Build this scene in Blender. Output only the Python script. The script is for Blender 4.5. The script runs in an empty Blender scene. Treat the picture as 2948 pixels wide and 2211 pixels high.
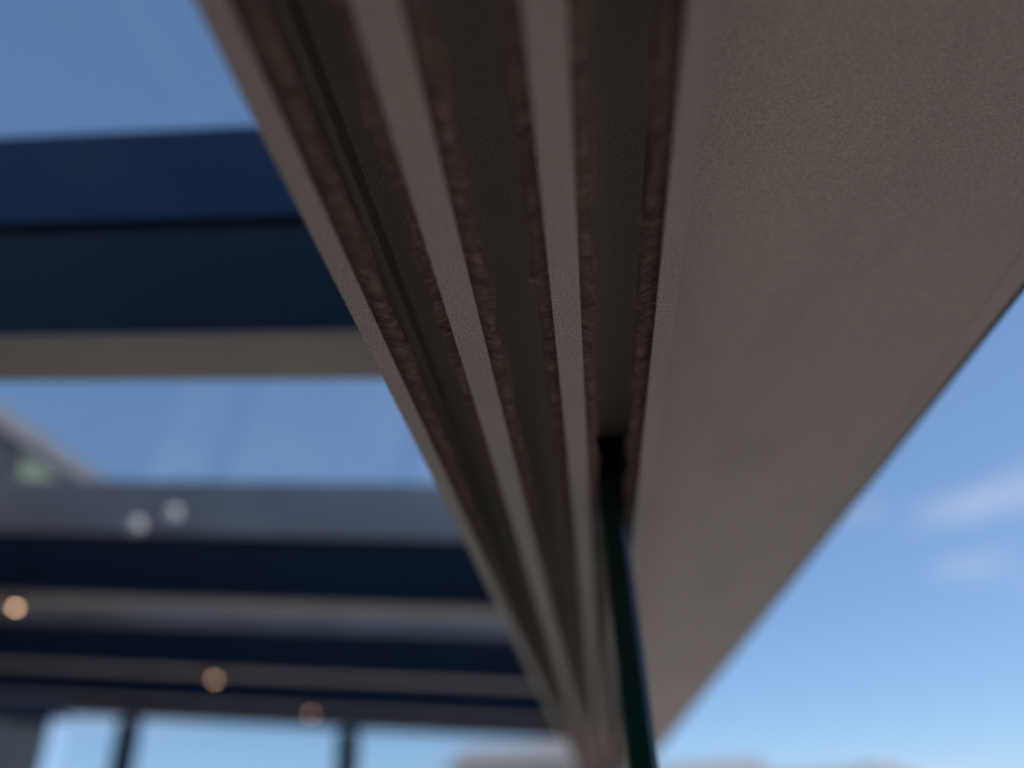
import bpy, bmesh, math, random
import numpy as np
from mathutils import Matrix, Vector

random.seed(4)
rng = np.random.default_rng(11)
scene = bpy.context.scene
col = scene.collection
R = math.radians

# ------------------------------------------------------------------ camera
CZ = 2.07                                   # eye height over the terrace (m)
f_px, W_px = 1649.0, 2212.0
T = np.array([199, 942, f_px]); T /= np.linalg.norm(T)          # along the track
Q = np.array([-13950, 60, f_px]); Q -= T * (Q @ T); Q /= np.linalg.norm(Q)   # along the rafters
SLOPE = R(6.0)
N_ = np.cross(T, Q)
Hh = math.cos(SLOPE) * Q - math.sin(SLOPE) * N_
U = math.cos(SLOPE) * N_ + math.sin(SLOPE) * Q
MW = np.array([-Hh, T, U])                  # camera (x right, y down, z forward) -> world
cam_data = bpy.data.cameras.new('camera')
cam = bpy.data.objects.new('camera', cam_data); col.objects.link(cam)
rx, up, bk = MW[:, 0], -MW[:, 1], -MW[:, 2]
cam.matrix_world = Matrix(((rx[0], up[0], bk[0], 0), (rx[1], up[1], bk[1], 0), (rx[2], up[2], bk[2], CZ), (0, 0, 0, 1)))
cam_data.sensor_width = 36.0
cam_data.lens = 36.0 * f_px / W_px
cam_data.clip_start = 0.01
cam_data.clip_end = 2000
cam_data.dof.use_dof = True
cam_data.dof.focus_distance = 0.238
cam_data.dof.aperture_fstop = 3.0
scene.camera = cam

# ------------------------------------------------------------------ world, sun, exposure
SUN_EL, SUN_AZ = R(47), R(100)              # azimuth from +Y clockwise towards +X
world = bpy.data.worlds.new('World'); scene.world = world
world.use_nodes = True
wn, wl = world.node_tree.nodes, world.node_tree.links
wn.clear()
sky = wn.new('ShaderNodeTexSky'); sky.sky_type = 'NISHITA'; sky.sun_disc = False
sky.sun_elevation = SUN_EL; sky.sun_rotation = SUN_AZ
sky.altitude = 3000; sky.air_density = 1.0; sky.dust_density = 0.0; sky.ozone_density = 5.0
tc = wn.new('ShaderNodeTexCoord')
mp = wn.new('ShaderNodeMapping'); mp.inputs['Scale'].default_value = (1.6, 2.2, 9.0); mp.inputs['Location'].default_value = (2.54, 5.839, 16.25)
nz = wn.new('ShaderNodeTexNoise'); nz.inputs['Scale'].default_value = 1.5; nz.inputs['Detail'].default_value = 5
rp = wn.new('ShaderNodeValToRGB')
rp.color_ramp.elements[0].position = 0.575; rp.color_ramp.elements[0].color = (0, 0, 0, 1)
rp.color_ramp.elements[1].position = 0.80; rp.color_ramp.elements[1].color = (0.75, 0.75, 0.75, 1)
mix = wn.new('ShaderNodeMix'); mix.data_type = 'RGBA'; mix.blend_type = 'MIX'
mix.inputs[7].default_value = (5.2, 5.2, 6.2, 1)
bg = wn.new('ShaderNodeBackground'); bg.inputs['Strength'].default_value = 0.135
wo = wn.new('ShaderNodeOutputWorld')
wl.new(tc.outputs['Generated'], mp.inputs['Vector']); wl.new(mp.outputs['Vector'], nz.inputs['Vector'])
wl.new(nz.outputs['Fac'], rp.inputs['Fac']); wl.new(rp.outputs['Color'], mix.inputs[0])
gm = wn.new('ShaderNodeGamma'); gm.inputs['Gamma'].default_value = 0.55           # hazier, flatter sky
tn = wn.new('ShaderNodeMix'); tn.data_type = 'RGBA'; tn.blend_type = 'MULTIPLY'; tn.inputs[0].default_value = 1.0
tn.inputs[7].default_value = (1.36, 1.74, 2.15, 1)
wl.new(sky.outputs['Color'], gm.inputs['Color']); wl.new(gm.outputs['Color'], tn.inputs[6]); wl.new(tn.outputs[2], mix.inputs[6]); wl.new(mix.outputs[2], bg.inputs['Color'])
wl.new(bg.outputs['Background'], wo.inputs['Surface'])
sd = bpy.data.lights.new('sun', 'SUN'); sd.energy = 4.2; sd.angle = R(0.53); sd.color = (1.0, 0.95, 0.88)
sun = bpy.data.objects.new('sun', sd); col.objects.link(sun)
sdir = Vector((math.sin(SUN_AZ) * math.cos(SUN_EL), math.cos(SUN_AZ) * math.cos(SUN_EL), math.sin(SUN_EL)))
sun.rotation_euler = sdir.to_track_quat('Z', 'Y').to_euler()
sun.location = (4, 0, 6)
vs = scene.view_settings
vs.view_transform = 'Standard'; vs.look = 'None'; vs.gamma = 1.0; vs.use_curve_mapping = False
vs.exposure = 0.10
cy = scene.cycles
cy.use_denoising = True
cy.denoising_prefilter = 'ACCURATE'
cy.max_bounces = 10; cy.diffuse_bounces = 5; cy.glossy_bounces = 5; cy.transmission_bounces = 8; cy.transparent_max_bounces = 16
cy.sample_clamp_indirect = 8.0

# ------------------------------------------------------------------ materials
def new_mat(name):
    m = bpy.data.materials.new(name); m.use_nodes = True
    m.node_tree.nodes.clear()
    return m, m.node_tree.nodes, m.node_tree.links

def paint(name, colr, rough=0.5, grain=2200.0, bump=0.35, dist=0.00012, var=0.10, var_scale=9.0, metallic=0.0, spec=0.5, detail=2.0, speckle=0.0, stain=0.0):
    m, n, l = new_mat(name)
    o = n.new('ShaderNodeOutputMaterial'); b = n.new('ShaderNodeBsdfPrincipled')
    t = n.new('ShaderNodeTexCoord')
    a = n.new('ShaderNodeTexNoise'); a.inputs['Scale'].default_value = grain; a.inputs['Detail'].default_value = detail
    v = n.new('ShaderNodeTexNoise'); v.inputs['Scale'].default_value = var_scale; v.inputs['Detail'].default_value = 4
    r = n.new('ShaderNodeValToRGB')
    r.color_ramp.elements[0].position = 0.3; r.color_ramp.elements[1].position = 0.7
    r.color_ramp.elements[0].color = (*[c * (1 - var) for c in colr], 1)
    r.color_ramp.elements[1].color = (*[min(1, c * (1 + var)) for c in colr], 1)
    if stain:   # drip marks and dust smears
        ms = n.new('ShaderNodeMapping'); ms.inputs['Scale'].default_value = (26, 9, 26)
        st = n.new('ShaderNodeTexNoise'); st.inputs['Scale'].default_value = 1.0; st.inputs['Detail'].default_value = 5; st.inputs['Distortion'].default_value = 0.6
        sr = n.new('ShaderNodeMapRange'); sr.inputs[1].default_value = 0.52; sr.inputs[2].default_value = 0.72
        sr.inputs[3].default_value = 1.0; sr.inputs[4].default_value = 1 - stain
        sm = n.new('ShaderNodeMix'); sm.data_type = 'RGBA'; sm.blend_type = 'MULTIPLY'; sm.inputs[0].default_value = 1.0
        l.new(t.outputs['Object'], ms.inputs['Vector']); l.new(ms.outputs['Vector'], st.inputs['Vector']); l.new(st.outputs['Fac'], sr.inputs[0])
        l.new(r.outputs['Color'], sm.inputs[6]); l.new(sr.outputs[0], sm.inputs[7]); rc = sm.outputs[2]
    else:
        rc = r.outputs['Color']
    bp = n.new('ShaderNodeBump'); bp.inputs['Strength'].default_value = bump; bp.inputs['Distance'].default_value = dist
    l.new(t.outputs['Object'], a.inputs['Vector']); l.new(t.outputs['Object'], v.inputs['Vector'])
    l.new(v.outputs['Fac'], r.inputs['Fac'])
    if speckle:
        g_ = n.new('ShaderNodeMapRange'); g_.inputs[1].default_value = 0.3; g_.inputs[2].default_value = 0.7
        g_.inputs[3].default_value = 1 - speckle; g_.inputs[4].default_value = 1 + speckle
        mu = n.new('ShaderNodeMix'); mu.data_type = 'RGBA'; mu.blend_type = 'MULTIPLY'; mu.inputs[0].default_value = 1.0
        l.new(a.outputs['Fac'], g_.inputs[0]); l.new(rc, mu.inputs[6]); l.new(g_.outputs[0], mu.inputs[7])
        l.new(mu.outputs[2], b.inputs['Base Color'])
    else:
        l.new(rc, b.inputs['Base Color'])
    l.new(a.outputs['Fac'], bp.inputs['Height']); l.new(bp.outputs['Normal'], b.inputs['Normal'])
    b.inputs['Roughness'].default_value = rough; b.inputs['Metallic'].default_value = metallic
    b.inputs['Specular IOR Level'].default_value = spec
    l.new(b.outputs['BSDF'], o.inputs['Surface'])
    return m

def per_island(m, amount):
    n, l = m.node_tree.nodes, m.node_tree.links
    b = next(x for x in n if x.type == 'BSDF_PRINCIPLED'); src = b.inputs['Base Color'].links[0].from_socket
    ge = n.new('ShaderNodeNewGeometry'); mr = n.new('ShaderNodeMapRange')
    mr.inputs[3].default_value = 1 - amount; mr.inputs[4].default_value = 1 + amount
    mu = n.new('ShaderNodeMix'); mu.data_type = 'RGBA'; mu.blend_type = 'MULTIPLY'; mu.inputs[0].default_value = 1.0
    l.new(ge.outputs['Random Per Island'], mr.inputs[0]); l.new(src, mu.inputs[6]); l.new(mr.outputs[0], mu.inputs[7])
    l.new(mu.outputs[2], b.inputs['Base Color'])

def glass(name, tint=(0.90, 0.95, 0.95), ior=1.52, dirt=0.0):
    """thin pane: clear with a Fresnel mirror, a little dust"""
    m, n, l = new_mat(name)
    o = n.new('ShaderNodeOutputMaterial')
    tr = n.new('ShaderNodeBsdfTransparent'); tr.inputs['Color'].default_value = (*tint, 1)
    gl = n.new('ShaderNodeBsdfGlossy'); gl.inputs['Roughness'].default_value = 0.02
    ge = n.new('ShaderNodeNewGeometry'); dt = n.new('ShaderNodeVectorMath'); dt.operation = 'DOT_PRODUCT'
    l.new(ge.outputs['Incoming'], dt.inputs[0]); l.new(ge.outputs['Normal'], dt.inputs[1])
    ab = n.new('ShaderNodeMath'); ab.operation = 'ABSOLUTE'; l.new(dt.outputs['Value'], ab.inputs[0])
    om = n.new('ShaderNodeMath'); om.operation = 'SUBTRACT'; om.inputs[0].default_value = 1.0; l.new(ab.outputs[0], om.inputs[1])
    pw = n.new('ShaderNodeMath'); pw.operation = 'POWER'; pw.inputs[1].default_value = 5.0; l.new(om.outputs[0], pw.inputs[0])
    fr = n.new('ShaderNodeMath'); fr.operation = 'MULTIPLY_ADD'; fr.inputs[1].default_value = 1 - ((ior - 1) / (ior + 1)) ** 2
    fr.inputs[2].default_value = ((ior - 1) / (ior + 1)) ** 2; l.new(pw.outputs[0], fr.inputs[0])
    mx = n.new('ShaderNodeMixShader')
    l.new(fr.outputs[0], mx.inputs['Fac']); l.new(tr.outputs['BSDF'], mx.inputs[1]); l.new(gl.outputs['BSDF'], mx.inputs[2])
    last = mx
    if dirt:
        df = n.new('ShaderNodeBsdfDiffuse'); df.inputs['Color'].default_value = (0.55, 0.55, 0.53, 1)
        t = n.new('ShaderNodeTexCoord'); a = n.new('ShaderNodeTexNoise'); a.inputs['Scale'].default_value = 12.0; a.inputs['Detail'].default_value = 6
        r = n.new('ShaderNodeMapRange'); r.inputs[1].default_value = 0.4; r.inputs[2].default_value = 0.75
        r.inputs[3].default_value = dirt * 0.2; r.inputs[4].default_value = dirt
        l.new(t.outputs['Object'], a.inputs['Vector']); l.new(a.outputs['Fac'], r.inputs[0])
        m2 = n.new('ShaderNodeMixShader'); l.new(r.outputs[0], m2.inputs['Fac'])
        l.new(mx.outputs['Shader'], m2.inputs[1]); l.new(df.outputs['BSDF'], m2.inputs[2]); last = m2
    l.new(last.outputs['Shader'], o.inputs['Surface'])
    return m

def emit(name, colr, strength):
    m, n, l = new_mat(name)
    o = n.new('ShaderNodeOutputMaterial'); e = n.new('ShaderNodeEmission')
    e.inputs['Color'].default_value = (*colr, 1); e.inputs['Strength'].default_value = strength
    l.new(e.outputs['Emission'], o.inputs['Surface'])
    return m

M = {}
TAUPE = (0.306, 0.252, 0.219)
M['taupe'] = paint('taupe_powder_coat', TAUPE, rough=0.55, grain=1500, bump=1.0, dist=0.0005, var=0.06, stain=0.10, speckle=0.55, detail=3)
M['taupe_beam'] = paint('taupe_powder_coat_beam', TAUPE, rough=0.55, grain=1300, bump=0.9, dist=0.0004, var=0.05, var_scale=6, stain=0.12, speckle=0.28, detail=3)
M['taupe_far'] = paint('taupe_powder_coat_far', TAUPE, rough=0.5, grain=300, bump=0.1, dist=0.0005)
M['navy'] = paint('dark_navy_coat', (0.004, 0.011, 0.026), rough=0.35, grain=300, bump=0.1, dist=0.0004, var=0.15, spec=0.3)
M['sky_tinted_bar'] = paint('bar_with_sky_blue', (0.003, 0.021, 0.066), rough=0.35, grain=300, bump=0.1, dist=0.0004, var=0.15, spec=0.3)  # blue sky light painted into the nearest glazing bar's colour
M['glazing'] = paint('dark_anodised_bar', (0.46, 0.39, 0.35), rough=0.42, grain=300, bump=0.05, dist=0.0004, var=0.3, var_scale=2.5, metallic=1.0)
M['black'] = paint('black_rubber', (0.006, 0.006, 0.006), rough=0.7, grain=900, bump=0.2)
M['pile'] = paint('brush_pile', (0.27, 0.188, 0.146), rough=0.9, grain=500, bump=0.0, var=0.35, var_scale=420, spec=0.15)
per_island(M['pile'], 0.55)
M['pile_core'] = paint('brush_pile_core', (0.16, 0.112, 0.088), rough=0.95, grain=900, bump=0.9, dist=0.0006, var=0.35, var_scale=300, spec=0.1, detail=4)
M['pane'] = glass('roof_glass', (0.87, 0.92, 0.97), dirt=0.03)
M['side_pane'] = glass('side_glass', (0.92, 0.94, 0.94), dirt=0.02)
M['slide_pane'] = glass('sliding_glass', (0.84, 0.92, 0.90))
M['glass_edge'] = paint('glass_edge_green', (0.018, 0.085, 0.070), rough=0.2, grain=400, bump=0.02, spec=0.5)
M['arris'] = paint('glass_arris', (0.003, 0.012, 0.03), rough=0.08, grain=400, bump=0.0, spec=0.35)  # navy base carries the sky's reflection on the chamfer
M['steel'] = paint('satin_steel', (0.62, 0.62, 0.60), rough=0.3, metallic=1.0, bump=0.0)
M['pale_light_spot'] = paint('pale_light_spot', (0.85, 0.80, 0.72), rough=0.4, bump=0.0)  # pale colour of the painted light spots
M['led'] = emit('warm_led', (1.0, 0.60, 0.38), 14.0)
M['slate_wall'] = paint('slate_grey_cladding', (0.030, 0.038, 0.047), rough=0.8, grain=120, bump=0.4, dist=0.003, var=0.2, var_scale=2)
M['fascia'] = paint('pale_fascia', (0.19, 0.185, 0.20), rough=0.5, grain=60, bump=0.05)
M['roof_tile'] = paint('brown_roof_tile', (0.28, 0.25, 0.24), rough=0.8, grain=10, bump=0.4, dist=0.02, var=0.3, var_scale=3)  # brown greyed and lightened to paint in distance haze
M['render'] = paint('cream_render', (0.60, 0.55, 0.50), rough=0.9, grain=60, bump=0.3, dist=0.005)
M['white_wall'] = paint('white_render', (0.80, 0.79, 0.77), rough=0.9, grain=60, bump=0.3, dist=0.005)
M['win'] = paint('dark_window', (0.02, 0.025, 0.03), rough=0.08, grain=3, bump=0.02)
M['blind'] = paint('olive_blind', (0.20, 0.25, 0.17), rough=0.8, grain=40, bump=0.2, dist=0.002)

def paving(name, c1, c2, joint, scale, bw, rh):
    m, n, l = new_mat(name)
    o = n.new('ShaderNodeOutputMaterial'); b = n.new('ShaderNodeBsdfPrincipled'); t = n.new('ShaderNodeTexCoord')
    k = n.new('ShaderNodeTexBrick'); k.inputs['Scale'].default_value = scale
    k.inputs['Color1'].default_value = (*c1, 1); k.inputs['Color2'].default_value = (*c2, 1); k.inputs['Mortar'].default_value = (*joint, 1)
    k.inputs['Mortar Size'].default_value = 0.012; k.inputs['Brick Width'].default_value = bw; k.inputs['Row Height'].default_value = rh
    bp = n.new('ShaderNodeBump'); bp.inputs['Strength'].default_value = 0.4; bp.inputs['Distance'].default_value = 0.01; bp.invert = True
    l.new(t.outputs['Object'], k.inputs['Vector']); l.new(k.outputs['Color'], b.inputs['Base Color'])
    l.new(k.outputs['Fac'], bp.inputs['Height']); l.new(bp.outputs['Normal'], b.inputs['Normal'])
    b.inputs['Roughness'].default_value = 0.8
    l.new(b.outputs['BSDF'], o.inputs['Surface'])
    return m
M['paving'] = paving('terrace_paving', (0.49, 0.44, 0.395), (0.43, 0.385, 0.345), (0.22, 0.2, 0.18), 1.0, 0.6, 0.6)
M['gravel'] = paint('buff_gravel', (0.34, 0.295, 0.255), rough=0.95, grain=90, bump=0.8, dist=0.02, var=0.25, var_scale=1.2)

# ------------------------------------------------------------------ helpers
def tag(o, label=None, cat=None, group=None, kind=None):
    if label: o['label'] = label
    if cat: o['category'] = cat; o['kind'] = 'thing'
    if group: o['group'] = group
    if kind: o['kind'] = kind
    return o

def empty(name, loc=(0, 0, 0), rot=(0, 0, 0)):
    o = bpy.data.objects.new(name, None); col.objects.link(o)
    o.location = loc; o.rotation_euler = rot; o.empty_display_size = 0.05
    return o

def link(name, me, mats, parent=None):
    if not isinstance(mats, (list, tuple)): mats = [mats]
    for m in mats: me.materials.append(m)
    o = bpy.data.objects.new(name, me); col.objects.link(o)
    if parent is not None: o.parent = parent
    return o

def from_bm(name, bm, mats, parent=None, smooth=False):
    me = bpy.data.meshes.new(name)
    bmesh.ops.recalc_face_normals(bm, faces=bm.faces)
    bm.to_mesh(me); bm.free()
    if smooth:
        me.polygons.foreach_set('use_smooth', [True] * len(me.polygons))
    return link(name, me, mats, parent)

def box_bm(bm, x0, x1, y0, y1, z0, z1, bev=0.0, mi=0):
    r = bmesh.ops.create_cube(bm, size=1.0)
    bmesh.ops.scale(bm, vec=(x1 - x0, y1 - y0, z1 - z0), verts=r['verts'])
    bmesh.ops.translate(bm, vec=((x0 + x1) / 2, (y0 + y1) / 2, (z0 + z1) / 2), verts=r['verts'])
    if bev:
        es = list({e for v in r['verts'] for e in v.link_edges})
        bmesh.ops.bevel(bm, geom=es, offset=bev, segments=2, affect='EDGES', profile=0.5)
    return r['verts']

def box(name, x0, x1, y0, y1, z0, z1, mat, parent=None, bev=0.002):
    bm = bmesh.new(); box_bm(bm, x0, x1, y0, y1, z0, z1, bev)
    return from_bm(name, bm, mat, parent)

def extrude_profile(name, pts, y0, y1, mat, parent=None, bevel=0.0, z_off=0.0):
    """closed (x, z) outline swept along Y"""
    bm = bmesh.new()
    a = [bm.verts.new((x, y0, z + z_off)) for x, z in pts]
    b = [bm.verts.new((x, y1, z + z_off)) for x, z in pts]
    n = len(pts)
    for i in range(n):
        bm.faces.new((a[i], a[(i + 1) % n], b[(i + 1) % n], b[i]))
    bm.faces.new(a[::-1]); bm.faces.new(b)
    if bevel:
        long_edges = [e for e in bm.edges if abs(e.verts[0].co.y - e.verts[1].co.y) > 0.01]
        bmesh.ops.bevel(bm, geom=long_edges, offset=bevel, segments=2, affect='EDGES', profile=0.5, clamp_overlap=True)
    return from_bm(name, bm, mat, parent)

def disc_bm(bm, r0, depth, seg=32, z=0.0):
    r = bmesh.ops.create_cone(bm, cap_ends=True, segments=seg, radius1=r0, radius2=r0, depth=depth)
    bmesh.ops.translate(bm, vec=(0, 0, z), verts=r['verts'])
    return r['verts']

mm = 0.001
ZR = CZ + 0.134            # underside of the track ribs
Y0, Y1 = -0.45, 3.44       # track run
END_Y = 3.50

# ------------------------------------------------------------------ ground (setting)
def sheet(name, x0, x1, y0, y1, z, mat, kind='structure', thick=None):
    bm = bmesh.new()
    vs_ = [bm.verts.new(p) for p in ((x0, y0, z), (x1, y0, z), (x1, y1, z), (x0, y1, z))]
    bm.faces.new(vs_)
    o = from_bm(name, bm, mat)
    if o.data.polygons[0].normal.z < 0: o.data.flip_normals()
    return tag(o, kind=kind)
sheet('ground', -400, 400, -400, 600, -0.06, M['gravel'])
bm = bmesh.new(); box_bm(bm, -2.36, 1.3, -0.84, 9.0, -0.055, 0.0)
tag(from_bm('terrace', bm, M['paving']), kind='structure')

# ------------------------------------------------------------------ sliding door track
track = empty('sliding_door_track', (0, 0, 0))
tag(track, 'taupe three-channel top track for sliding glass, with fuzzy brush seals', 'track')
# outline of the extrusion, mm, z up from the rib undersides
CE = 40.0
prof = [(-60.7, 0), (-54.5, 0), (-54.5, 1.3), (-56.3, 1.3), (-56.3, 10.4), (-57.6, 10.4), (-57.6, 26.5), (-59.4, 26.5), (-59.4, 31.5),
        (-57.2, 31.5), (-57.2, 30.0), (-54.2, 30.0), (-54.2, CE),
        (-31.6, CE), (-31.6, 10.4), (-31.0, 10.4), (-31.0, 1.3), (-32.6, 1.3), (-32.6, 0),
        (-23.3, 0), (-23.3, 1.3), (-25.0, 1.3), (-25.0, 10.4), (-24.4, 10.4), (-24.4, CE),
        (0.2, CE), (0.2, 10.4), (0.8, 10.4), (0.8, 1.3), (-0.9, 1.3), (-0.9, 0),
        (7.7, 0), (7.7, 1.3), (6.0, 1.3), (6.0, 10.4), (6.6, 10.4), (6.6, CE),
        (31.6, CE), (31.6, 20.0), (30.6, 20.0), (30.6, 17.6), (31.6, 17.6), (31.6, 10.4), (32.2, 10.4), (32.2, 1.3), (30.5, 1.3), (30.5, 0),
        (36.4, 0), (36.4, 43.0), (-60.7, 43.0)]
extrude_profile('track_body', [(x * mm, z * mm) for x, z in prof], Y0, Y1, M['taupe'], track, bevel=0.45 * mm, z_off=ZR)

def smooth_noise(y, seed, octs):
    r = np.random.default_rng(seed); v = np.zeros_like(y)
    for wl_, amp in octs:
        ph = r.uniform(0, 6.28, 4)
        v += amp * (np.sin(y * 6.2832 / wl_ + ph[0]) + 0.6 * np.sin(y * 6.2832 / (wl_ * 0.618) + ph[1]) + 0.4 * np.sin(y * 6.2832 / (wl_ * 1.43) + ph[2])) / 2.0
    return v

def reach(y, seed):
    """how far the pile stands out of its slot (m)"""
    L = 5.8 * mm + smooth_noise(y, seed, [(0.062, 0.80 * mm), (0.023, 0.38 * mm), (0.008, 0.05 * mm)])
    return np.clip(L, 3.6 * mm, 7.2 * mm)

def make_seal(wall, sgn, seed, label):
    # --- solid felt core following the pile's waves
    ys = np.concatenate([np.arange(Y0 + 0.005, 0.55, 0.0012), np.arange(0.55, 1.4, 0.004), np.arange(1.4, Y1 - 0.004, 0.03)])
    L = reach(ys, seed)
    zc = (6.6 * mm + smooth_noise(ys, seed + 50, [(0.04, 0.35 * mm), (0.012, 0.2 * mm)]))
    dense = np.where(ys < 0.5, 0.84, np.where(ys < 1.3, 0.84 + 0.16 * (ys - 0.5) / 0.8, 1.0))
    nseg = 9
    ang = np.linspace(-math.pi / 2, math.pi / 2, nseg)
    root = wall - sgn * 1.6 * mm
    V, F = [], []
    for i, y in enumerate(ys):
        lx = (L[i] + 1.6 * mm) * dense[i]
        V.append((root, y, ZR + zc[i] - 2.5 * mm))
        for a in ang:
            ca = abs(math.cos(a)) ** 0.6
            V.append((root + sgn * lx * (0.35 + 0.65 * ca), y, ZR + zc[i] + 2.5 * mm * math.sin(a)))
        V.append((root, y, ZR + zc[i] + 2.5 * mm))
    k = nseg + 2
    for i in range(len(ys) - 1):
        for j in range(k - 1):
            F.append((i * k + j, i * k + j + 1, (i + 1) * k + j + 1, (i + 1) * k + j))
    me = bpy.data.meshes.new('brush_seal'); me.from_pydata(V, [], F); me.update()
    bm = bmesh.new(); bm.from_mesh(me); bmesh.ops.recalc_face_normals(bm, faces=bm.faces); bm.to_mesh(me); bm.free()
    me.polygons.foreach_set('use_smooth', [True] * len(me.polygons))
    seal = link('brush_seal', me, M['pile_core'], track)
    seal['label'] = label
    # --- hairs
    r = np.random.default_rng(seed)
    n1, n2 = 26000, 6000
    y = np.concatenate([r.uniform(0.05, 0.44, n1), r.uniform(0.44, 1.1, n2)])
    wid = np.concatenate([np.full(n1, 0.10 * mm), np.full(n2, 0.22 * mm)]) * r.uniform(0.6, 1.3, n1 + n2)
    n = n1 + n2
    u = r.uniform(-1, 1, n)
    # bias towards the two outer skins of the pile (the lower one is what is seen)
    u = np.where(r.uniform(0, 1, n) < 0.62, -1 + 0.5 * r.uniform(0, 1, n) ** 1.3, u)
    clump = np.floor(y / (0.9 * mm) + 0.8 * u).astype(int)
    cr = np.random.default_rng(seed + 7).normal(0, 1, (4000, 3))
    c = cr[np.mod(clump, 4000)]
    L = reach(y, seed) * (1 + 0.04 * c[:, 0] + r.normal(0, 0.05, n))
    zc = 6.6 * mm + smooth_noise(y, seed + 50, [(0.04, 0.35 * mm), (0.012, 0.2 * mm)])
    lean = R(34) + smooth_noise(y, seed + 90, [(0.045, 0.26), (0.015, 0.08)]) + 0.09 * c[:, 1] + r.normal(0, 0.09, n)
    wild = r.uniform(0, 1, n) < 0.03
    lean = np.where(wild, lean + r.normal(0, 0.6, n), lean); L = np.where(wild, L * r.uniform(1.0, 1.28, n), L)
    z0 = ZR + zc + u * 2.55 * mm
    bow = -0.55 * mm * (1 - np.abs(u)) + r.normal(0, 0.22 * mm, n) + 0.15 * mm * c[:, 2]
    ts = np.array([0.0, 0.35, 0.7, 1.0])
    P = np.zeros((n, 4, 3))
    for q, t in enumerate(ts):
        reachx = (L + 1.5 * mm) * t * np.cos(lean * (0.6 + 0.5 * t))
        P[:, q, 0] = wall - sgn * 1.5 * mm + sgn * reachx
        P[:, q, 1] = y + (L + 1.5 * mm) * np.sin(lean) * t ** 1.5
        # the pile fans from its slot, then the tips draw together
        P[:, q, 2] = z0 * 1.0 + bow * math.sin(t * math.pi) - (u * 0.9 * mm) * max(0.0, t - 0.55)
    side = np.zeros((n, 3)); tw = r.uniform(-0.9, 0.9, n)
    side[:, 0] = -np.sin(lean) * np.cos(tw) * sgn * -1; side[:, 1] = np.cos(lean) * np.cos(tw); side[:, 2] = np.sin(tw)
    wq = np.array([1.0, 1.0, 0.8, 0.25])
    VV = np.zeros((n, 4, 2, 3))
    for q in range(4):
        off = side * (wid * wq[q] * 0.5)[:, None]
        VV[:, q, 0] = P[:, q] - off; VV[:, q, 1] = P[:, q] + off
    base = (np.arange(n) * 8)[:, None]
    fc = np.array([[0, 1, 3, 2], [2, 3, 5, 4], [4, 5, 7, 6]]).reshape(1, 12)
    idx = (base + fc).ravel().astype(np.int32)
    me = bpy.data.meshes.new('pile'); nv = n * 8; nf = n * 3
    me.vertices.add(nv); me.vertices.foreach_set('co', VV.astype(np.float32).ravel())
    me.loops.add(nf * 4); me.loops.foreach_set('vertex_index', idx)
    me.polygons.add(nf); me.polygons.foreach_set('loop_start', np.arange(0, nf * 4, 4, dtype=np.int32))
    me.update(calc_edges=True)
    tag(link('pile', me, M['pile'], seal), kind='stuff')

make_seal(-54.5 * mm, +1, 21, 'brown brush seal on the innermost rib, nearest the roof rafters')
make_seal(-32.6 * mm, -1, 22, 'brown brush seal facing it from the second rib')
make_seal(-23.3 * mm, +1, 33, 'bulging brown brush seal lining the middle channel on its inner side')
make_seal(-0.9 * mm, -1, 24, 'brown brush seal lining the middle channel on its outer side')
make_seal(7.7 * mm, +1, 25, 'brown brush seal beside the green glass edge')
make_seal(30.5 * mm, -1, 26, 'narrow brown brush seal against the outer flange')

# ------------------------------------------------------------------ gutter beam in front of / above the track
ZG = CZ + 0.1805
gp = [(-0.0605, 0.0), (0.1795, 0.0), (0.1803, -0.0004), (0.1895, -0.0004), (0.1910, 0.0006), (0.1916, 0.0024),
      (0.1916, 0.1500), (0.1840, 0.1620), (0.1800, 0.1620), (0.1800, 0.0500), (0.0400, 0.0500), (0.0400, 0.1900), (-0.0605, 0.1900)]
gut = empty('gutter_beam', (0, 0, 0))
tag(gut, 'broad taupe gutter beam with smooth underside beside the sliding track', 'beam')
extrude_profile('gutter_body', gp, Y0, END_Y + 0.04, M['taupe_beam'], gut, bevel=0.0, z_off=ZG)
extrude_profile('edge_shade_strip', [(0.1917, 0.0010), (0.1945, 0.0010), (0.1950, 0.0016), (0.1950, 0.0150), (0.1917, 0.0150)], Y0, END_Y + 0.04, M['black'], gut, z_off=ZG)  # black strip puts in the shade along the gutter's rounded outer edge

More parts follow.
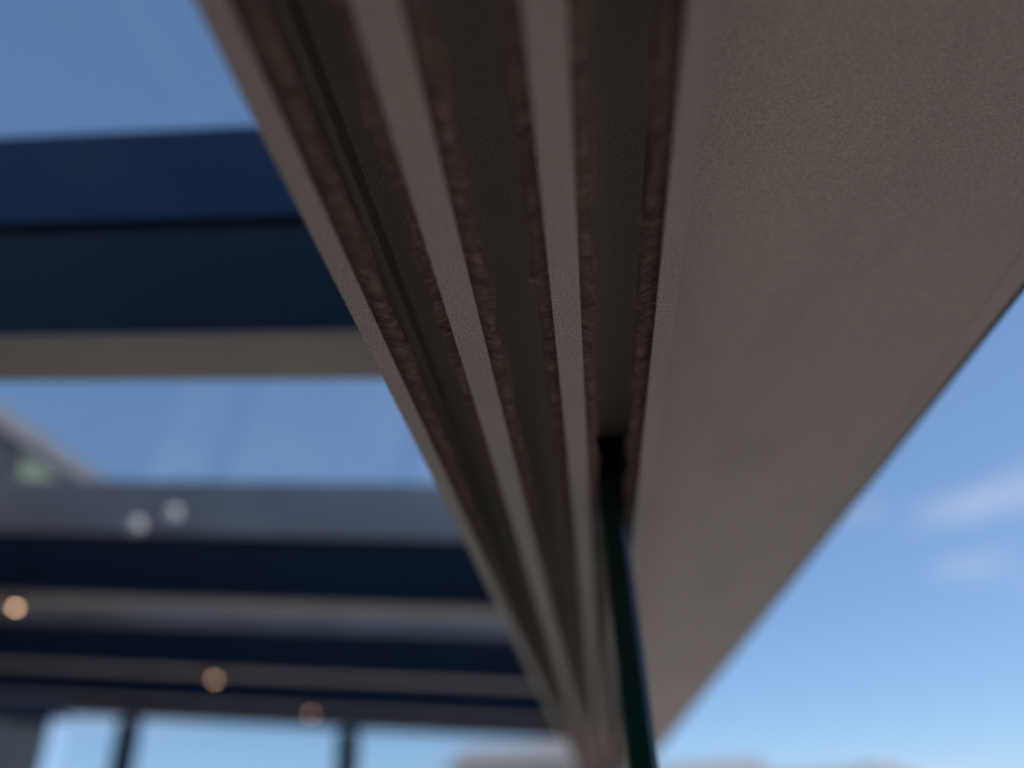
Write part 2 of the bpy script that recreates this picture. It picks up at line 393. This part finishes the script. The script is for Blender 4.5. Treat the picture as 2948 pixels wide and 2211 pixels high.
# ------------------------------------------------------------------ rafters
def rafter_z(x): return CZ + 0.28 + math.tan(SLOPE) * (-x)
X_FRONT, X_WALL = -0.0625, -2.36
LEN = (X_FRONT - X_WALL) / math.cos(SLOPE) - 0.012
def rafter(y, label, led=True, light_spots=False, bar='glazing'):
    t = empty('roof_rafter', (X_FRONT, y, rafter_z(X_FRONT)), (0, SLOPE, 0))
    tag(t, label, 'rafter', 'rafters of the glass roof')
    hw = 0.0305
    box('cover_strip', -LEN, 0, -hw, hw, 0.0, 0.004, M['taupe_far'], t, bev=0.001)
    box('rafter_body', -LEN, 0, -hw + 0.0005, hw - 0.0005, 0.0042, 0.0985, M['navy'], t, bev=0.0015)
    box('gasket', -LEN, 0, -hw + 0.008, hw - 0.008, 0.0987, 0.1133, M['black'], t, bev=0.0)
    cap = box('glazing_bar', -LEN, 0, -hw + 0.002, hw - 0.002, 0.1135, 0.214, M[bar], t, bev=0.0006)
    if led:
        u = -(X_FRONT + 0.976) / math.cos(SLOPE)
        bm = bmesh.new(); disc_bm(bm, 0.019, 0.013, 40, -0.0066)
        es = [e for e in bm.edges if all(v.co.z < -0.01 for v in e.verts)]
        bmesh.ops.bevel(bm, geom=es, offset=0.002, segments=2, affect='EDGES')
        s = from_bm('spotlight', bm, M['taupe_far'], t); s.location = (u, 0, -0.0001)
        bm = bmesh.new(); disc_bm(bm, 0.0045, 0.0012, 24, -0.0140)
        from_bm('lens', bm, M['led'], s)
    if light_spots:  # pale flattened spheres stand in for two blurred spots of light
        for px, pz in ((-0.771, CZ + 0.489), (-0.706, CZ + 0.505)):
            # world -> rafter-local
            dx, dz = px - X_FRONT, pz - rafter_z(X_FRONT)
            lx = dx * math.cos(SLOPE) - dz * math.sin(SLOPE); lz = dx * math.sin(SLOPE) + dz * math.cos(SLOPE)
            bm = bmesh.new()
            bmesh.ops.create_uvsphere(bm, u_segments=20, v_segments=12, radius=0.0145)
            bmesh.ops.scale(bm, vec=(1, 0.4, 1), verts=bm.verts)
            c = from_bm('light_spot', bm, M['pale_light_spot'], t, smooth=True); c.location = (lx, -hw + 0.002, lz)
    return t
raft_y = [0.453, 1.243, 2.025, 2.790, END_Y]
rafter(raft_y[0], 'nearest, largest navy-sided rafter with a taupe underside across the left side', led=False, bar='sky_tinted_bar')
rafter(raft_y[1], 'second navy rafter behind the nearest, warm spotlight near the left edge', light_spots=True)
rafter(raft_y[2], 'third navy rafter, dimmer warm spotlight near the middle of its visible length')
rafter(raft_y[3], 'fourth thin dark rafter, dim round spotlight just above the far windows')
rafter(raft_y[4], 'farthest dark rafter, directly above the far side windows', led=False)

# ------------------------------------------------------------------ roof panes between the rafters
def roof_pane(y0, y1, label):
    bm = bmesh.new()
    v = [bm.verts.new(p) for p in ((-LEN, y0, 0.106), (-0.004, y0, 0.106), (-0.004, y1, 0.106), (-LEN, y1, 0.106))]
    bm.faces.new(v)
    bmesh.ops.solidify(bm, geom=bm.faces[:], thickness=0.004)
    o = from_bm('glass_roof_panel', bm, M['pane'])
    o.location = (X_FRONT, 0, rafter_z(X_FRONT)); o.rotation_euler = (0, SLOPE, 0)
    return tag(o, label, 'roof panel', 'panes of the glass roof')
g = 0.024
roof_pane(-0.34, raft_y[0] - g, 'clear roof glass in front of the nearest navy rafter, upper left corner')
roof_pane(raft_y[0] + g, raft_y[1] - g, 'clear roof glass between the nearest and second navy rafters')
roof_pane(raft_y[1] + g, raft_y[2] - g, 'glass pane shining pale grey between second and third rafters')
roof_pane(raft_y[2] + g, raft_y[3] - g, 'narrow glass strip between the third and fourth rafters')
roof_pane(raft_y[3] + g, raft_y[4] - g, 'thin glass pane between fourth and farthest rafters')

# ------------------------------------------------------------------ sliding glass leaf
GX0, GX1, GY, GZ = 0.0126, 0.0252, 0.362, CZ + 0.149
leaf = empty('sliding_glass_leaf', ((GX0 + GX1) / 2, GY + 0.5, 0.03))
tag(leaf, 'frameless sliding glass leaf with dark green edge hanging in the outer channel', 'glass door')
def leaf_part(name, pts_xy, z0, z1, mat):
    bm = bmesh.new()
    lo = [bm.verts.new((x - leaf.location.x, y - leaf.location.y, z0 - leaf.location.z)) for x, y in pts_xy]
    hi = [bm.verts.new((x - leaf.location.x, y - leaf.location.y, z1 - leaf.location.z)) for x, y in pts_xy]
    n = len(pts_xy)
    for i in range(n): bm.faces.new((lo[i], lo[(i + 1) % n], hi[(i + 1) % n], hi[i]))
    bm.faces.new(lo[::-1]); bm.faces.new(hi)
    return from_bm(name, bm, mat, leaf)
ch = 0.0028
leaf_part('edge', [(GX0, GY + ch * .5), (GX0 + ch * .5, GY), (GX1 - ch, GY), (GX1 - ch, GY + 0.004), (GX0, GY + 0.004)], 0.04, GZ, M['glass_edge'])
leaf_part('polished_arris', [(GX1 - ch + 0.0001, GY), (GX1, GY + ch * 1.1), (GX1, GY + 0.004), (GX1 - ch + 0.0001, GY + 0.004)], 0.04, GZ - 0.001, M['arris'])
leaf_part('pane', [(GX0, GY + 0.0042), (GX1, GY + 0.0042), (GX1, GY + 1.02), (GX0, GY + 1.02)], 0.04, GZ, M['slide_pane'])
leaf_part('top_guide', [(GX0 - 0.0015, GY - 0.001), (GX1 + 0.0012, GY - 0.001), (GX1 + 0.0012, GY + 0.06), (GX0 - 0.0015, GY + 0.06)], GZ + 0.0002, GZ + 0.0170, M['black'])
leaf_part('bottom_shoe', [(GX0 - 0.002, GY - 0.001), (GX1 + 0.002, GY - 0.001), (GX1 + 0.002, GY + 1.02), (GX0 - 0.002, GY + 1.02)], 0.012, 0.04, M['black'])
fl = empty('floor_track', (0, 0, 0)); tag(fl, 'low taupe floor track under the sliding glass', 'track')
box('base_plate', -0.062, 0.038, Y0, Y1, 0.0, 0.004, M['taupe_far'], fl, bev=0.0005)
for gx in (-0.045, -0.012, 0.019):
    box('guide_rib', gx - 0.003, gx + 0.003, Y0, Y1, 0.0042, 0.012, M['taupe_far'], fl, bev=0.0005)

# ------------------------------------------------------------------ side glazing at the far end
cp = empty('corner_post', (0, END_Y - 0.02, 0)); tag(cp, 'taupe corner post at the far end of the track', 'post')
box('shaft', -0.062, 0.050, -0.03, 0.05, 0.0, ZG - CZ + CZ - 0.002, M['taupe_far'], cp, bev=0.003)
box('foot_plate', -0.10, 0.09, -0.06, 0.08, 0.0, 0.008, M['taupe_far'], cp, bev=0.001)
POST_X = [-2.055, -1.055]
for x, lab in zip(POST_X, ('slim dark post left of the wide far window', 'slim dark post right of the wide far window')):
    p = empty('window_post', (x, END_Y, 0)); tag(p, lab, 'post', 'posts of the far windows')
    box('shaft', -0.043, 0.043, -0.028, 0.028, 0.0, rafter_z(x) - 0.006, M['navy'], p, bev=0.002)
    box('foot_plate', -0.07, 0.07, -0.06, 0.06, 0.0, 0.006, M['navy'], p, bev=0.001)
def side_pane(x0, x1, lab):
    bm = bmesh.new()
    zt0, zt1 = rafter_z(x0) - 0.004, rafter_z(x1) - 0.004
    P = [(x0, 0.02), (x1, 0.02), (x1, zt1), (x0, zt0)]
    lo = [bm.verts.new((x, END_Y - 0.003, z)) for x, z in P]; hi = [bm.verts.new((x, END_Y + 0.003, z)) for x, z in P]
    for i in range(4): bm.faces.new((lo[i], lo[(i + 1) % 4], hi[(i + 1) % 4], hi[i]))
    bm.faces.new(lo[::-1]); bm.faces.new(hi)
    tag(from_bm('side_window', bm, M['side_pane']), lab, 'window', 'far side windows')
side_pane(-2.352, POST_X[0] - 0.0435, 'narrow far window beside the slate house wall')
side_pane(POST_X[0] + 0.0435, POST_X[1] - 0.0435, 'widest far window with pale blue sky, between two posts')
side_pane(POST_X[1] + 0.0435, -0.064, 'far window next to the corner post, pale building behind it')

# ------------------------------------------------------------------ the house on the left
house = empty('house', (-2.4, 0, 0)); tag(house, 'slate-grey house with pale eaves gutter behind the glass roof at left', 'house')
EZ = CZ + 1.53
def hbox(name, x0, x1, y0, y1, z0, z1, mat, parent=house, bev=0.003):
    bm = bmesh.new(); box_bm(bm, x0 + 2.4, x1 + 2.4, y0, y1, z0, z1, bev); return from_bm(name, bm, mat, parent)
hbox('wall', -8.4, -2.40, -5.0, 3.465, -0.05, EZ + 0.028, M['slate_wall'])
hbox('fascia', -2.46, -2.372, -5.06, 3.42, EZ + 0.03, EZ + 0.13, M['fascia'])
bm = bmesh.new()
RP = [(0.0, EZ + 0.132), (-3.0, EZ + 0.30), (-6.05, EZ + 0.132), (-6.05, EZ + 0.05), (-3.0, EZ + 0.20), (-0.06, EZ + 0.05)]
a = [bm.verts.new((x, -5.06, z)) for x, z in RP]; b = [bm.verts.new((x, 3.36, z)) for x, z in RP]
for i in range(6): bm.faces.new((a[i], a[(i + 1) % 6], b[(i + 1) % 6], b[i]))
bm.faces.new(a[::-1]); bm.faces.new(b)
from_bm('roof', bm, M['slate_wall'], house)
hbox('added_shade_block', -2.395, 4.2, -5.0, -0.85, -0.05, 2.85, M['slate_wall'])  # unseen block added behind the camera to shade the near ground
w = hbox('window', -2.41, -2.385, 2.80, 3.20, EZ - 0.24, EZ + 0.02, M['slate_wall'])
hbox('blind', -2.3848, -2.380, 2.84, 3.16, EZ - 0.20, EZ - 0.02, M['blind'], w)
wb = box('wall_beam', -2.398, -2.366, Y0, END_Y + 0.03, rafter_z(-2.36) - 0.02, rafter_z(-2.36) + 0.12, M['navy'])
tag(wb, 'dark beam on the slate house wall carrying the rafters', 'beam')

# ------------------------------------------------------------------ neighbours' houses
def gable_house(name, x0, x1, y0, y1, eave, ridge, wallm, roofm, label, along='x', over=0.35):
    h = empty(name, ((x0 + x1) / 2, (y0 + y1) / 2, -0.06)); tag(h, label, 'house', 'houses in the distance')
    hx, hy = (x1 - x0) / 2, (y1 - y0) / 2
    bm = bmesh.new()
    if along == 'x':   # ridge along X
        P = [(-hy, 0), (hy, 0), (hy, eave), (0, ridge), (-hy, eave)]
        mk = lambda s, q: (s * hx, q[0], q[1])
        S = [(-hy - over, eave - 0.1), (0, ridge + 0.02), (hy + over, eave - 0.1), (hy + over, eave + 0.12), (0, ridge + 0.25), (-hy - over, eave + 0.12)]
        mr = lambda s, q: (s * (hx + over), q[0], q[1])
    else:
        P = [(-hx, 0), (hx, 0), (hx, eave), (0, ridge), (-hx, eave)]
        mk = lambda s, q: (q[0], s * hy, q[1])
        S = [(-hx - over, eave - 0.1), (0, ridge + 0.02), (hx + over, eave - 0.1), (hx + over, eave + 0.12), (0, ridge + 0.25), (-hx - over, eave + 0.12)]
        mr = lambda s, q: (q[0], s * (hy + over), q[1])
    a = [bm.verts.new(mk(-1, q)) for q in P]; b = [bm.verts.new(mk(1, q)) for q in P]
    for i in range(5): bm.faces.new((a[i], a[(i + 1) % 5], b[(i + 1) % 5], b[i]))
    bm.faces.new(a[::-1]); bm.faces.new(b)
    from_bm('wall', bm, wallm, h)
    bm = bmesh.new()
    a = [bm.verts.new(mr(-1, q)) for q in S]; b = [bm.verts.new(mr(1, q)) for q in S]
    for i in range(6): bm.faces.new((a[i], a[(i + 1) % 6], b[(i + 1) % 6], b[i]))
    bm.faces.new(a[::-1]); bm.faces.new(b)
    roof = from_bm('roof', bm, roofm, h)
    for k in (-0.55, 0.0, 0.55):
        wnd = bmesh.new(); box_bm(wnd, k * hx - 0.5, k * hx + 0.5, -hy - 0.03, -hy + 0.05, eave * 0.35, eave * 0.75, 0.0)
        w_ = from_bm('window', wnd, M['white_wall'], h)
        pb = bmesh.new(); box_bm(pb, k * hx - 0.42, k * hx + 0.42, -hy - 0.045, -hy - 0.031, eave * 0.37, eave * 0.73, 0.0)
        from_bm('pane', pb, M['win'], w_)
    return h, roof
gable_house('house', -4.55, -0.4, 27, 35, 3.7, 4.45, M['render'], M['roof_tile'], 'pale rendered house seen through the far window near the corner post', along='x')
gable_house('house', 3.6, 8.2, 43, 50, 3.3, 4.3, M['render'], M['roof_tile'], 'distant house with brown roof just right of the gutter beam end', along='x')
_, rf = gable_house('house', 8.9, 16.5, 47, 55, 3.0, 3.75, M['render'], M['roof_tile'], 'lower distant house with white chimney at the bottom right', along='x')
bm = bmesh.new(); box_bm(bm, 2.35, 3.85, -1.0, 0.2, 3.2, 4.25, 0.12)
from_bm('chimney', bm, M['white_wall'], rf)
